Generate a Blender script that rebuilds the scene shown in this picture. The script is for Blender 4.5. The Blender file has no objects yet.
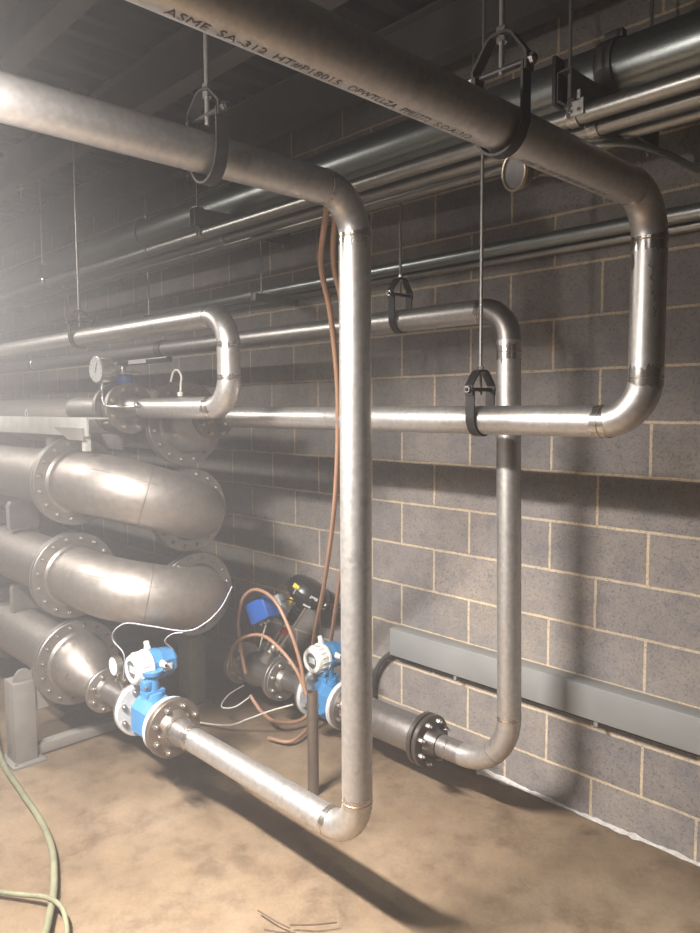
import bpy, bmesh, math, random
from mathutils import Vector, Matrix
random.seed(7)
PI = math.pi
SC = bpy.context.scene
COL = SC.collection
V = Vector
XA, YA, ZA = V((1, 0, 0)), V((0, 1, 0)), V((0, 0, 1))

# ------------------------------------------------------------------ materials
def newmat(name):
    m = bpy.data.materials.new(name)
    m.use_nodes = True
    nt = m.node_tree
    b = nt.nodes['Principled BSDF']
    return m, nt, b

def lnk(nt, a, b):
    nt.links.new(a, b)

def noise(nt, scale, detail=4, rough=.55, vec=None):
    n = nt.nodes.new('ShaderNodeTexNoise')
    n.inputs['Scale'].default_value = scale
    n.inputs['Detail'].default_value = detail
    n.inputs['Roughness'].default_value = rough
    if vec is None:
        g = nt.nodes.new('ShaderNodeNewGeometry')
        vec = g.outputs['Position']
    lnk(nt, vec, n.inputs['Vector'])
    return n.outputs['Fac']

def ramp(nt, fac, stops):
    r = nt.nodes.new('ShaderNodeValToRGB')
    els = r.color_ramp.elements
    while len(els) < len(stops):
        els.new(.5)
    for e, (p, c) in zip(els, stops):
        e.position = p
        e.color = (*c, 1) if len(c) == 3 else c
    lnk(nt, fac, r.inputs['Fac'])
    return r.outputs['Color']

def mixc(nt, fac, a, b, mode='MIX'):
    n = nt.nodes.new('ShaderNodeMix')
    n.data_type = 'RGBA'
    n.blend_type = mode
    for sock, v in ((n.inputs[0], fac), (n.inputs[6], a), (n.inputs[7], b)):
        if hasattr(v, 'links'):
            lnk(nt, v, sock)
        elif isinstance(v, (int, float)):
            sock.default_value = v
        else:
            sock.default_value = (*v, 1)
    return n.outputs[2]

def maprange(nt, v, a, b, c, d):
    n = nt.nodes.new('ShaderNodeMapRange')
    lnk(nt, v, n.inputs[0])
    for i, x in enumerate((a, b, c, d)):
        n.inputs[i + 1].default_value = x
    return n.outputs[0]

def bump(nt, b, h, strength=.3, dist=.002):
    n = nt.nodes.new('ShaderNodeBump')
    n.inputs['Strength'].default_value = strength
    n.inputs['Distance'].default_value = dist
    lnk(nt, h, n.inputs['Height'])
    lnk(nt, n.outputs[0], b.inputs['Normal'])

def plain(name, col, rough=.5, metal=0., var=.12, scale=30, spec=.5):
    m, nt, b = newmat(name)
    f = noise(nt, scale)
    c = ramp(nt, f, [(.3, tuple(x * (1 - var) for x in col)), (.7, tuple(min(1, x * (1 + var)) for x in col))])
    lnk(nt, c, b.inputs['Base Color'])
    b.inputs['Roughness'].default_value = rough
    b.inputs['Metallic'].default_value = metal
    b.inputs['Specular IOR Level'].default_value = spec
    return m

def steel(name, col, rough, metal, stain=(.20, .15, .11), amount=.35, sc=9):
    m, nt, b = newmat(name)
    f1 = noise(nt, sc, 6, .65)
    f2 = noise(nt, sc * 7, 5, .6)
    c = ramp(nt, f2, [(.3, tuple(x * .86 for x in col)), (.7, tuple(min(1, x * 1.08) for x in col))])
    fac = maprange(nt, f1, .60, .74, 0, amount)
    c = mixc(nt, fac, c, stain)
    lnk(nt, c, b.inputs['Base Color'])
    lnk(nt, maprange(nt, f2, .3, .7, rough - .025, rough + .04), b.inputs['Roughness'])
    b.inputs['Metallic'].default_value = metal
    bump(nt, b, f2, .05, .001)
    return m

M = {}
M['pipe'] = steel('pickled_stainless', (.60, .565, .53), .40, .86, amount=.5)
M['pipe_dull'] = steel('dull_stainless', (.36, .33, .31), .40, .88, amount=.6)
M['polish'] = steel('ground_weld_zone', (.70, .66, .61), .2, .95, stain=(.22, .13, .07), amount=.85, sc=26)
M['weld'] = steel('weld_bead', (.40, .31, .24), .35, .9, amount=.5, sc=40)
M['vessel'] = steel('bead_blasted_stainless', (.38, .34, .305), .5, .86, stain=(.36, .31, .27), amount=.4, sc=5)
M['flange'] = steel('flange_steel', (.34, .31, .285), .42, .88, amount=.5, sc=18)
M['flange_dirty'] = steel('stained_flange_steel', (.25, .205, .17), .42, .8, stain=(.15, .09, .06), amount=.8, sc=22)
M['flange_dark'] = steel('dark_flange_steel', (.17, .145, .13), .36, .85, stain=(.09, .06, .04), amount=.7, sc=22)
M['bolt'] = steel('bolt_steel', (.62, .58, .53), .28, .95, amount=.3, sc=50)
M['cast'] = steel('cast_stainless', (.48, .45, .42), .3, .9, amount=.4, sc=30)
M['black'] = plain('black_painted_steel', (.05, .043, .04), .5, .3)
M['rod'] = plain('zinc_rod', (.34, .32, .30), .45, .8, scale=200)
M['galv'] = steel('galvanised_steel', (.42, .44, .42), .33, .9, stain=(.55, .56, .54), amount=.6, sc=20)
M['emt'] = steel('galvanised_conduit', (.46, .44, .40), .36, .9, stain=(.30, .28, .26), amount=.5, sc=12)
M['greypaint'] = plain('grey_painted_steel', (.25, .228, .205), .5, .1, scale=12)
M['beampaint'] = plain('pale_grey_painted_steel', (.50, .50, .46), .45, .1, scale=12)
M['trunk'] = plain('grey_painted_trunking', (.27, .27, .262), .45, .05, scale=5, var=.06)
M['blue'] = plain('light_blue_enamel', (.055, .205, .42), .35, 0, var=.06)
M['deepblue'] = plain('deep_blue_enamel', (.015, .085, .33), .3, 0, var=.06)
M['navy'] = plain('navy_enamel', (.02, .08, .30), .4, 0)
M['white'] = plain('white_enamel', (.62, .61, .58), .35, 0, var=.03)
M['whiteliner'] = plain('white_liner', (.5, .5, .5), .4, 0, var=.05)
M['gaskets'] = plain('dark_gasket', (.03, .03, .03), .7)
M['blackplastic'] = plain('black_plastic', (.018, .017, .017), .32, 0)
M['rubber'] = plain('black_rubber', (.02, .02, .02), .6)
M['yellow'] = plain('yellow_label', (.75, .55, .04), .5)
M['red'] = plain('red_paint', (.45, .05, .03), .4)
M['brass'] = plain('brass', (.42, .33, .23), .35, .9)
M['hose'] = plain('brown_hose', (.34, .19, .12), .45, 0, var=.1, scale=8)
M['greenhose'] = plain('dusty_green_hose', (.20, .195, .12), .65, 0, var=.2, scale=14)
M['cablew'] = plain('pale_cable', (.58, .56, .50), .5)
M['clear'] = plain('pale_tubing', (.33, .33, .36), .3)
M['greycond'] = plain('dark_grey_conduit', (.07, .065, .065), .45)
M['ink'] = plain('black_ink', (.10, .085, .078), .6)
M['dial'] = plain('dial_white', (.80, .81, .80), .4, var=.02)
M['sticker'] = plain('pale_sticker', (.55, .55, .54), .5, var=.05)
M['lcd'] = plain('display_glass', (.10, .11, .12), .15)
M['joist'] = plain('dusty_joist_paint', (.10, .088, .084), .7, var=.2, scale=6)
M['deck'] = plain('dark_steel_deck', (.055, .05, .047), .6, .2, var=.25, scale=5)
M['dark'] = plain('dark_hole', (.012, .012, .012), .8)
M['stick'] = plain('twig_brown', (.10, .065, .045), .8)
m, nt, b = newmat('efflorescence')
f = noise(nt, 45, 6, .7)
lnk(nt, ramp(nt, f, [(.3, (.42, .38, .34)), (.65, (.66, .63, .60))]), b.inputs['Base Color'])
b.inputs['Roughness'].default_value = .95
bump(nt, b, f, .6, .006)
M['salt'] = m
M['trapmat'] = plain('dark_galvanised_strut', (.16, .15, .145), .5, .6)

# glass
m, nt, b = newmat('gauge_glass')
b.inputs['Base Color'].default_value = (.95, .97, .97, 1)
b.inputs['Roughness'].default_value = .03
b.inputs['Transmission Weight'].default_value = 1
b.inputs['IOR'].default_value = 1.05
M['glass'] = m

# lamp lens
m, nt, b = newmat('lit_lens')
b.inputs['Base Color'].default_value = (1, 1, 1, 1)
b.inputs['Emission Color'].default_value = (1, .93, .86, 1)
b.inputs['Emission Strength'].default_value = 12
M['lens'] = m

# block wall
def block_mat(name, axis):
    m, nt, b = newmat(name)
    g = nt.nodes.new('ShaderNodeNewGeometry')
    sep = nt.nodes.new('ShaderNodeSeparateXYZ')
    lnk(nt, g.outputs['Position'], sep.inputs[0])
    cmb = nt.nodes.new('ShaderNodeCombineXYZ')
    def off(o, v):
        a = nt.nodes.new('ShaderNodeMath'); a.operation = 'ADD'
        lnk(nt, o, a.inputs[0]); a.inputs[1].default_value = v
        return a.outputs[0]
    lnk(nt, off(sep.outputs[axis], 1.1427 + .2032 + .4064 * 40), cmb.inputs[0])
    lnk(nt, off(sep.outputs['Z'], -.9671 + .2032 * 20), cmb.inputs[1])
    # wobble
    nz = nt.nodes.new('ShaderNodeTexNoise'); nz.inputs['Scale'].default_value = 14; nz.inputs['Detail'].default_value = 4
    lnk(nt, g.outputs['Position'], nz.inputs['Vector'])
    vm = nt.nodes.new('ShaderNodeVectorMath'); vm.operation = 'MULTIPLY_ADD'
    lnk(nt, nz.outputs['Color'], vm.inputs[0]); vm.inputs[1].default_value = (.006, .006, 0)
    lnk(nt, cmb.outputs[0], vm.inputs[2])
    br = nt.nodes.new('ShaderNodeTexBrick')
    br.offset = .5; br.offset_frequency = 2; br.squash = 1
    br.inputs['Scale'].default_value = 1
    br.inputs['Brick Width'].default_value = .4064
    br.inputs['Row Height'].default_value = .2032
    br.inputs['Mortar Size'].default_value = .006
    br.inputs['Mortar Smooth'].default_value = .25
    br.inputs['Bias'].default_value = 0
    br.inputs['Color1'].default_value = (.265, .25, .243, 1)
    br.inputs['Color2'].default_value = (.33, .305, .285, 1)
    br.inputs['Mortar'].default_value = (.66, .56, .41, 1)
    lnk(nt, vm.outputs[0], br.inputs['Vector'])
    big = noise(nt, 1.7, 3, .5)
    mid = noise(nt, 11, 5, .7)
    fine = noise(nt, 110, 3, .8)
    c = mixc(nt, .8, br.outputs['Color'], ramp(nt, mid, [(.3, (.66, .68, .74)), (.5, (.92, .90, .89)), (.72, (1.12, 1.05, .96))]), 'MULTIPLY')
    c = mixc(nt, .6, c, ramp(nt, big, [(.35, (.82, .80, .82)), (.65, (1.12, 1.05, .96))]), 'MULTIPLY')
    c = mixc(nt, .8, c, ramp(nt, fine, [(.36, (.45, .44, .44)), (.45, (1, 1, 1)), (.58, (1, 1, 1)), (.70, (1.3, 1.25, 1.2))]), 'MULTIPLY')
    lnk(nt, c, b.inputs['Base Color'])
    b.inputs['Roughness'].default_value = .9
    b.inputs['Specular IOR Level'].default_value = .25
    h = nt.nodes.new('ShaderNodeMath'); h.operation = 'MULTIPLY_ADD'
    lnk(nt, br.outputs['Fac'], h.inputs[0]); h.inputs[1].default_value = -1.0
    lnk(nt, fine, h.inputs[2])
    bump(nt, b, h.outputs[0], .5, .004)
    return m
M['block'] = block_mat('concrete_block', 'X')
M['block_side'] = block_mat('concrete_block_side', 'Y')

# dusty concrete floor
m, nt, b = newmat('dusty_concrete')
f1 = noise(nt, 1.6, 6, .62); f2 = noise(nt, 9, 6, .7); f3 = noise(nt, 90, 4, .7)
c = ramp(nt, f1, [(.30, (.15, .102, .062)), (.5, (.21, .15, .096)), (.68, (.255, .19, .128))])
c = mixc(nt, .9, c, ramp(nt, f2, [(.32, (.76, .73, .70)), (.5, (1, 1, 1)), (.68, (1.12, 1.08, 1.02))]), 'MULTIPLY')
f4 = noise(nt, 3.6, 8, .72)
c = mixc(nt, .7, c, ramp(nt, f4, [(.36, (.62, .58, .55)), (.46, (1, 1, 1)), (.6, (1.08, 1.08, 1.08))]), 'MULTIPLY')
c = mixc(nt, .5, c, ramp(nt, f3, [(.3, (.72, .72, .72)), (.6, (1.08, 1.08, 1.08))]), 'MULTIPLY')
lnk(nt, c, b.inputs['Base Color'])
lnk(nt, maprange(nt, f2, .3, .7, .55, .85), b.inputs['Roughness'])
b.inputs['Specular IOR Level'].default_value = .3
bump(nt, b, f2, .25, .006)
M['floor'] = m

# ------------------------------------------------------------------ geometry collector
def perp(a):
    a = a.normalized()
    t = ZA if abs(a.z) < .9 else XA
    u = a.cross(t).normalized()
    return u, a.cross(u).normalized()

class G:
    def __init__(s): s.v = []; s.f = []
    def add(s, vs, fs):
        o = len(s.v); s.v += [V(x) for x in vs]; s.f += [tuple(i + o for i in f) for f in fs]; return s
    def rings(s, rings, cap0=True, cap1=True, closed=False):
        n = len(rings[0]); vs = [p for r in rings for p in r]; fs = []
        m = len(rings); rng = range(m if closed else m - 1)
        for i in rng:
            j = (i + 1) % m
            for k in range(n):
                l = (k + 1) % n
                fs.append((i * n + k, i * n + l, j * n + l, j * n + k))
        if not closed:
            if cap0: fs.append(tuple(reversed(range(n))))
            if cap1: fs.append(tuple((m - 1) * n + k for k in range(n)))
        return s.add(vs, fs)
    def lathe(s, c, axis, prof, seg=32, cap=True, phase=0.):
        """prof: list of (t along axis, radius)"""
        c = V(c); a = V(axis).normalized(); u, w = perp(a)
        R = []
        for t, r in prof:
            r = max(r, 1e-5)
            R.append([c + a * t + (u * math.cos(2 * PI * k / seg + phase) + w * math.sin(2 * PI * k / seg + phase)) * r for k in range(seg)])
        return s.rings(R, cap, cap)
    def ring(s, c, axis, prof, seg=32):
        """closed profile lathe (hollow)"""
        c = V(c); a = V(axis).normalized(); u, w = perp(a)
        R = [[c + a * t + (u * math.cos(2 * PI * k / seg) + w * math.sin(2 * PI * k / seg)) * r for k in range(seg)] for t, r in prof]
        return s.rings(R, closed=True)
    def cyl(s, p0, p1, r, seg=24, r1=None, cap=True):
        p0, p1 = V(p0), V(p1)
        return s.lathe(p0, p1 - p0, [(0, r), ((p1 - p0).length, r if r1 is None else r1)], seg, cap)
    def rod(s, p0, p1, r, bev=.0, seg=16):
        p0, p1 = V(p0), V(p1); L = (p1 - p0).length
        return s.lathe(p0, p1 - p0, [(0, r - bev), (bev, r), (L - bev, r), (L, r - bev)], seg)
    def sweep(s, pts, r, seg=12, cap=True):
        pts = [V(p) for p in pts]; R = []
        t0 = (pts[1] - pts[0]).normalized(); u, w = perp(t0)
        for i, p in enumerate(pts):
            t = (pts[min(i + 1, len(pts) - 1)] - pts[max(i - 1, 0)]).normalized()
            u = (u - t * u.dot(t)).normalized(); w = t.cross(u)
            rr = r[i] if isinstance(r, (list, tuple)) else r
            R.append([p + (u * math.cos(2 * PI * k / seg) + w * math.sin(2 * PI * k / seg)) * rr for k in range(seg)])
        return s.rings(R, cap, cap)
    def arc(s, c, u, w, R, a0, a1, r, seg=32, n=18, cap=True):
        """sweep a circle along an arc about c in the plane u,w"""
        c, u, w = V(c), V(u), V(w); nrm = u.cross(w).normalized(); rings = []
        for i in range(n + 1):
            a = a0 + (a1 - a0) * i / n
            d = u * math.cos(a) + w * math.sin(a)
            rings.append([c + d * R + (d * math.cos(2 * PI * k / seg) + nrm * math.sin(2 * PI * k / seg)) * r for k in range(seg)])
        return s.rings(rings, cap, cap)
    def box(s, c, d, bev=.0, X=XA, Y=YA, Z=ZA):
        c = V(c); bm = bmesh.new(); bmesh.ops.create_cube(bm, size=1)
        for v in bm.verts: v.co = V((v.co.x * d[0], v.co.y * d[1], v.co.z * d[2]))
        if bev > 0:
            bmesh.ops.bevel(bm, geom=bm.edges[:], offset=bev, segments=2, affect='EDGES', profile=.5)
        bm.verts.index_update()
        X, Y, Z = V(X).normalized(), V(Y).normalized(), V(Z).normalized()
        s.add([c + X * v.co.x + Y * v.co.y + Z * v.co.z for v in bm.verts], [tuple(v.index for v in f.verts) for f in bm.faces])
        bm.free(); return s
    def prism(s, poly, ext):
        """poly: planar 3D points, ext: vector"""
        e = V(ext); return s.rings([[V(p) for p in poly], [V(p) + e for p in poly]])
    def strap(s, path, wdir, width, th):
        """flat bar following path, width along wdir"""
        wd = V(wdir).normalized(); path = [V(p) for p in path]; R = []
        for i, p in enumerate(path):
            t = (path[min(i + 1, len(path) - 1)] - path[max(i - 1, 0)]).normalized()
            n = t.cross(wd).normalized()
            R.append([p + wd * width / 2 + n * th / 2, p - wd * width / 2 + n * th / 2, p - wd * width / 2 - n * th / 2, p + wd * width / 2 - n * th / 2])
        return s.rings(R)

WL = {}
def link(name, me, loc, parent):
    o = bpy.data.objects.new(name, me); COL.objects.link(o)
    loc = V(loc); WL[o.name] = loc
    if parent is not None:
        o.parent = parent; o.location = loc - WL[parent.name]
    else:
        o.location = loc
    return o

def mesh(name, g, mat, smooth=.6, center=None):
    me = bpy.data.meshes.new(name)
    c = V(center) if center is not None else sum(g.v, V()) / len(g.v)
    me.from_pydata([v - c for v in g.v], [], g.f)
    bm = bmesh.new(); bm.from_mesh(me)
    bmesh.ops.recalc_face_normals(bm, faces=bm.faces)
    for f in bm.faces: f.smooth = True
    for e in bm.edges:
        if len(e.link_faces) == 2 and e.calc_face_angle(0) > smooth: e.smooth = False
    bm.to_mesh(me); bm.free()
    me.materials.append(mat)
    return me, c

def obj(name, g, mat, parent=None, smooth=.6):
    me, c = mesh(name, g, mat if not isinstance(mat, str) else M[mat], smooth)
    return link(name, me, c, parent)

def thing(name, label, cat, loc, group=None):
    o = bpy.data.objects.new(name, None); COL.objects.link(o)
    o.location = loc; WL[o.name] = V(loc); o.empty_display_size = .05
    return tag(o, label, cat, group)

def tag(o, label, cat, group=None):
    o['label'] = label; o['category'] = cat
    if group: o['group'] = group
    return o

def struct(name, g, mat, smooth=.6):
    o = obj(name, g, mat, None, smooth); o['kind'] = 'structure'; return o

def spline(pts, n=10):
    pts = [V(p) for p in pts]; out = []
    P = [2 * pts[0] - pts[1]] + pts + [2 * pts[-1] - pts[-2]]
    for i in range(1, len(P) - 2):
        a, b, c, d = P[i - 1:i + 3]
        for k in range(n):
            t = k / n
            out.append(.5 * ((2 * b) + (c - a) * t + (2 * a - 5 * b + 4 * c - d) * t * t + (3 * b - a - 3 * c + d) * t ** 3))
    out.append(pts[-1]); return out

# ------------------------------------------------------------------ bolts and flanges
_bolt = {}
def bolt_mesh(axis, r, h, mat):
    key = (tuple(axis), r, h, mat)
    if key not in _bolt:
        g = G(); a = V(axis)
        g.lathe((0, 0, 0), a, [(0, r), (h * .55, r), (h * .62, r * .9)], 6)
        g.lathe((0, 0, 0), a, [(0, r * .55), (h * .9, r * .55), (h, r * .42)], 10)
        _bolt[key] = mesh('bolt', g, M[mat], .5, (0, 0, 0))[0]
    return _bolt[key]

def bolts(parent, c, axis, pcr, n, r, h, mat='bolt', phase=None, name='bolt'):
    c = V(c); a = V(axis).normalized(); u, w = perp(a)
    me = bolt_mesh(axis, r, h, mat)
    ph = PI / n if phase is None else phase
    for k in range(n):
        t = 2 * PI * k / n + ph
        link(name, me, c + (u * math.cos(t) + w * math.sin(t)) * pcr, parent)

def flange(parent, c, axis, od, th, bore, nb=8, mat='flange', hub=.03, hub_r=None, br=.011, bh=.02, pcr=None, boltmat='bolt', name='flange'):
    """disc with a raised neck on the +axis side; bolts shown on the +axis face"""
    c = V(c); a = V(axis).normalized(); R = od / 2; hr = hub_r or bore * 1.25
    g = G()
    prof = [(0, R - .003), (.003, R), (th - .003, R), (th, R - .003), (th, hr + .006)]
    if hub > 0: prof += [(th + hub * .3, hr), (th + hub, bore + .0008)]
    g.lathe(c, a, prof, 48)
    f = obj(name, g, mat, parent, .5)
    bolts(f, c + a * th, axis, pcr or R * .79, nb, br, bh, boltmat)
    return f

def band(parent, c, axis, r, L=.05):
    """polished sleeve zone either side of a circumferential weld, with its bead"""
    c = V(c); a = V(axis).normalized()
    u, w = perp(a); rr = random.Random(int(abs(c.x * 991 + c.y * 317 + c.z * 77) * 10)); N = 64
    e0 = [rr.uniform(.55, 1.0) for _ in range(N)]; e1 = [rr.uniform(.55, 1.0) for _ in range(N)]
    e0 = [(e0[i] + e0[i - 1] + e0[i - 2]) / 3 + (.35 if rr.random() < .12 else 0) for i in range(N)]
    e1 = [(e1[i] + e1[i - 1] + e1[i - 2]) / 3 + (.35 if rr.random() < .12 else 0) for i in range(N)]
    def zr(f, rad): return [c + a * f(k) + (u * math.cos(2 * PI * k / N) + w * math.sin(2 * PI * k / N)) * rad for k in range(N)]
    g = G().rings([zr(lambda k: -L * .5 * e0[k], r + .0002), zr(lambda k: -L * .2, r + .0004), zr(lambda k: L * .2, r + .0004), zr(lambda k: L * .5 * e1[k], r + .0002)], False, False)
    o = obj('weld_zone', g, 'polish', parent)
    obj('weld_bead', G().lathe(c - a * .002, a, [(0, r + .0004), (.001, r + .0014), (.003, r + .0014), (.004, r + .0004)], 40, False), 'weld', o)

def elbow(parent, corner, din, dout, r, R=.114, mat='pipe'):
    """90 degree elbow; din = direction of travel before, dout after. Returns start and end points"""
    corner, din, dout = V(corner), V(din).normalized(), V(dout).normalized()
    c = corner - din * R + dout * R
    obj('elbow', G().arc(c, -dout, din, R, 0, PI / 2, r, 36, 18), mat, parent)
    return corner - din * R, corner + dout * R

def straight(parent, p0, p1, r, mat='pipe', seg=36):
    n = 1
    return obj('pipe', G().cyl(p0, p1, r, seg), mat, parent)

R3 = .04445
RB = .114

# ================================================================== SETTING
WY = 2.639
FZ = -.018
x0, x1, y0, y1, ZC = -10.0, 2.6, -3.6, WY, 3.19
struct('floor', G().box(((x0 + x1) / 2, (y0 + y1) / 2, FZ - .05), (x1 - x0 + .3, y1 - y0 + .3, .1)), 'floor')
struct('wall_back', G().box(((x0 + x1) / 2, y1 + .1, 1.65), (x1 - x0 + .4, .2, 3.4)), 'block')
struct('wall_front', G().box(((x0 + x1) / 2, y0 - .1, 1.65), (x1 - x0 + .4, .2, 3.4)), 'block')
struct('wall_left', G().box((x0 - .1, (y0 + y1) / 2, 1.65), (.2, y1 - y0, 3.4)), 'block_side')
struct('wall_right', G().box((x1 + .1, (y0 + y1) / 2, 1.65), (.2, y1 - y0, 3.4)), 'block_side')
# corrugated steel deck: ribs run from the viewer to the wall
g = G(); xs = []; p = .15; x = x0
top = []
while x < x1:
    for dx, z in ((0, 0), (.055, 0), (.075, .04), (.13, .04)):
        top.append((x + dx, ZC + z))
    x += p
low = [V((a, y0, z)) for a, z in top] ; hi = [V((a, y1, z)) for a, z in top]
n = len(low)
g.add(low + hi + [v + V((0, 0, .02)) for v in low] + [v + V((0, 0, .02)) for v in hi],
      [(i, i + 1, n + i + 1, n + i) for i in range(n - 1)] + [(2 * n + i, 3 * n + i, 3 * n + i + 1, 2 * n + i + 1) for i in range(n - 1)])
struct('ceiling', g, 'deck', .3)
for i, yy in enumerate((-2.46, -1.87, -1.27, -.68, -.08, .52, 1.12, 1.72, 2.32)):
    g = G()
    g.box(((x0 + x1) / 2, yy, 2.985), (x1 - x0, .09, .01))
    g.box(((x0 + x1) / 2, yy, 3.08), (x1 - x0, .008, .19))
    g.box(((x0 + x1) / 2, yy, 3.178), (x1 - x0, .09, .01))
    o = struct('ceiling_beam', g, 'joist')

# ================================================================== PROCESS PIPES
# ---- A: big overhead stencilled run on the right, down, and back along the wall
A = thing('welded_pipe', 'stencilled steel pipe crossing the top right, then dropping and turning left at mid-height', 'pipe', (-.84, 1.88, 1.595))
xa, ya, zt, zh = -.835, 1.88, 2.168, 1.592
straight(A, (xa, y0, zt), (xa, ya - RB, zt), R3)
s0, e0 = elbow(A, (xa, ya, zt), YA, -ZA, R3)
s1, e1 = elbow(A, (xa, ya, zh), -ZA, -XA, R3)
straight(A, e0, s1, R3)
straight(A, e1, (-2.70, ya, zh), R3)
band(A, s0, YA, R3, .03); band(A, e0, ZA, R3, .06); band(A, s1, ZA, R3, .06); band(A, e1, XA, R3, .05)
obj('reducer', G().lathe((-2.70, ya, zh), -XA, [(0, R3), (.02, R3), (.06, .036), (.10, .036)], 36), 'pipe_dull', A)
band(A, (-2.70, ya, zh), XA, R3, .03)
flange(A, (-2.845, ya, zh), XA, .20, .022, .036, 8, 'flange_dirty', hub=.03, hub_r=.05)

# stencil lettering wrapped on the underside
def stencil(txt, ya0, yb0, height, cx, cz, r, ang0, parent, name='stencil_text'):
    cu = bpy.data.curves.new('t', 'FONT'); cu.body = txt; cu.size = 1; cu.resolution_u = 2
    to = bpy.data.objects.new('t', cu); COL.objects.link(to)
    bpy.context.view_layer.update()
    me = bpy.data.meshes.new_from_object(to)
    bpy.data.objects.remove(to)
    xs = [v.co.x for v in me.vertices]; a, b_ = min(xs), max(xs)
    g = G(); vs = []
    for v in me.vertices:
        yy = ya0 + (v.co.x - a) / (b_ - a) * (yb0 - ya0)
        th = ang0 + v.co.y * height / r
        vs.append((cx + math.cos(th) * (r + .0006), yy, cz + math.sin(th) * (r + .0006)))
    g.add(vs, [tuple(p.vertices) for p in me.polygons])
    bpy.data.meshes.remove(me)
    return obj(name, g, 'ink', parent)
a0 = math.radians(-97)
for t, a, b_ in (('ASME', .493, .556), ('SA-312', .571, .649), ('HT#P18015', .664, .789), ('OPWTLLZA', .808, .916), ('PMI1772', .93, 1.0), ('S.O.A-312', 1.018, 1.115),
                 ('ASME', 1.285, 1.335), ('SA-312', 1.35, 1.42), ('HT#P18015', 1.435, 1.54), ('OPWTLLZA', 1.555, 1.64)):
    stencil(t, a, b_, .021 if a < 1.2 else .016, xa, zt, R3, a0, A)
# small ink scribble on the drop
def scribble(parent, c, ux, uz, segs, seed, scale=1., name='marker_scribble', w=.0011):
    rnd = random.Random(seed); g = G()
    for (px, pz, n) in segs:
        pts = []
        for i in range(n):
            pts.append(((px + rnd.uniform(-.007, .007)) * scale, (pz - i * .007 + rnd.uniform(-.003, .003)) * scale))
        P3 = [ux(a, z) for a, z in pts]
        obj(name, G().sweep(spline(P3, 4), w, 5), 'ink', parent)
def onA(a, z):
    th = math.radians(-62) + a / R3
    return V((xa + math.cos(th) * (R3 + .0003), ya + math.sin(th) * (R3 + .0003), z))
scribble(A, None, onA, None, [(.002, 2.0, 5), (.006, 1.965, 4), (.008, 1.925, 5), (.011, 1.885, 5)], 4)
# rusty smear patch on the drop
g = G()
pp = []
for i in range(14):
    t = 2 * PI * i / 14; rr = 1 + .35 * random.random()
    th = math.radians(-128) + math.cos(t) * .008 * rr / R3
    pp.append(V((xa + math.cos(th) * (R3 + .0005), ya + math.sin(th) * (R3 + .0005), 2.0 + math.sin(t) * .02 * rr)))
g.add(pp, [tuple(range(14))])
obj('rust_stain', g, 'weld', A)

# ---- C: centre pipe
C = thing('welded_pipe', 'tall central steel pipe from the upper left, turning left near the floor', 'pipe', (-1.447, 1.42, .39))
xc, yc, zt2, zl = -1.445, 1.42, 2.207, .385
straight(C, (xc, y0, zt2), (xc, yc - RB, zt2), R3)
s0, e0 = elbow(C, (xc, yc, zt2), YA, -ZA, R3)
s1, e1 = elbow(C, (xc, yc, zl), -ZA, -XA, R3)
straight(C, e0, s1, R3)
XM = -2.475
straight(C, e1, (XM + .12, yc, zl), R3)
obj('weld_neck', G().lathe((XM, yc, zl), XA, [(0, .056), (.06, .055), (.09, .049), (.125, R3 + .001)], 40), 'pipe_dull', C)
band(C, s0, YA, R3, .02); band(C, e0, ZA, R3, .05); band(C, s1, ZA, R3, .04); band(C, e1, XA, R3, .035)
band(C, (XM + .13, yc, zl), XA, R3 + .001, .06)
band(C, (XM + .045, yc, zl), XA, .0555, .03)
flange(C, (XM - .012, yc, zl), XA, .232, .026, .055, 8, 'flange_dirty', hub=.02, hub_r=.068, br=.0125)

# ---- D: pipe nearest the wall
D = thing('welded_pipe', 'steel pipe nearest the wall, dropping to a dark bolted flange near the floor', 'pipe', (-1.49, 2.25, .262))
yd, zdt, zdl = 2.25, 1.985, .262
dt, db = V((-1.503, yd, zdt)), V((-1.480, yd, zdl))
straight(D, (-9.9, yd, zdt), (dt.x - RB, yd, zdt), R3)
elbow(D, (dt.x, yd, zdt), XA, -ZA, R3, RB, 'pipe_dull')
RL = .215
elbow(D, (db.x, yd, zdl), -ZA, -XA, R3, RL)
p0, p1 = V((dt.x, yd, zdt - RB)), V((db.x, yd, zdl + RL))
straight(D, p0, p1, R3)
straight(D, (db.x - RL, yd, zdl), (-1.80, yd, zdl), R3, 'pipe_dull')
band(D, (dt.x - RB, yd, zdt), XA, R3, .03)
band(D, p0 + (p1 - p0) * .03, p1 - p0, R3, .07); band(D, p1, p1 - p0, R3, .02); band(D, (db.x - RL - .06, yd, zdl), XA, R3, .012); obj('weld_bead', G().ring(V((db.x - RL, yd, zdl + RL)) + V((math.sin(.785), 0, -math.cos(.785))) * RL, V((math.cos(.785), 0, math.sin(.785))), [(-.002, R3 - .001), (-.001, R3 + .0014), (.001, R3 + .0014), (.002, R3 - .001)], 36), 'weld', D)
for xx in (-3.924, -5.9):
    obj('coupling', G().rod((xx - .035, yd, zdt), (xx + .035, yd, zdt), R3 + .008, .004, 32), 'galv', D)
flange(D, (-1.872, yd, zdl), XA, .215, .022, R3, 8, 'flange_dark', hub=.045, hub_r=.057, br=.011, bh=.03, boltmat='flange')

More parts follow.
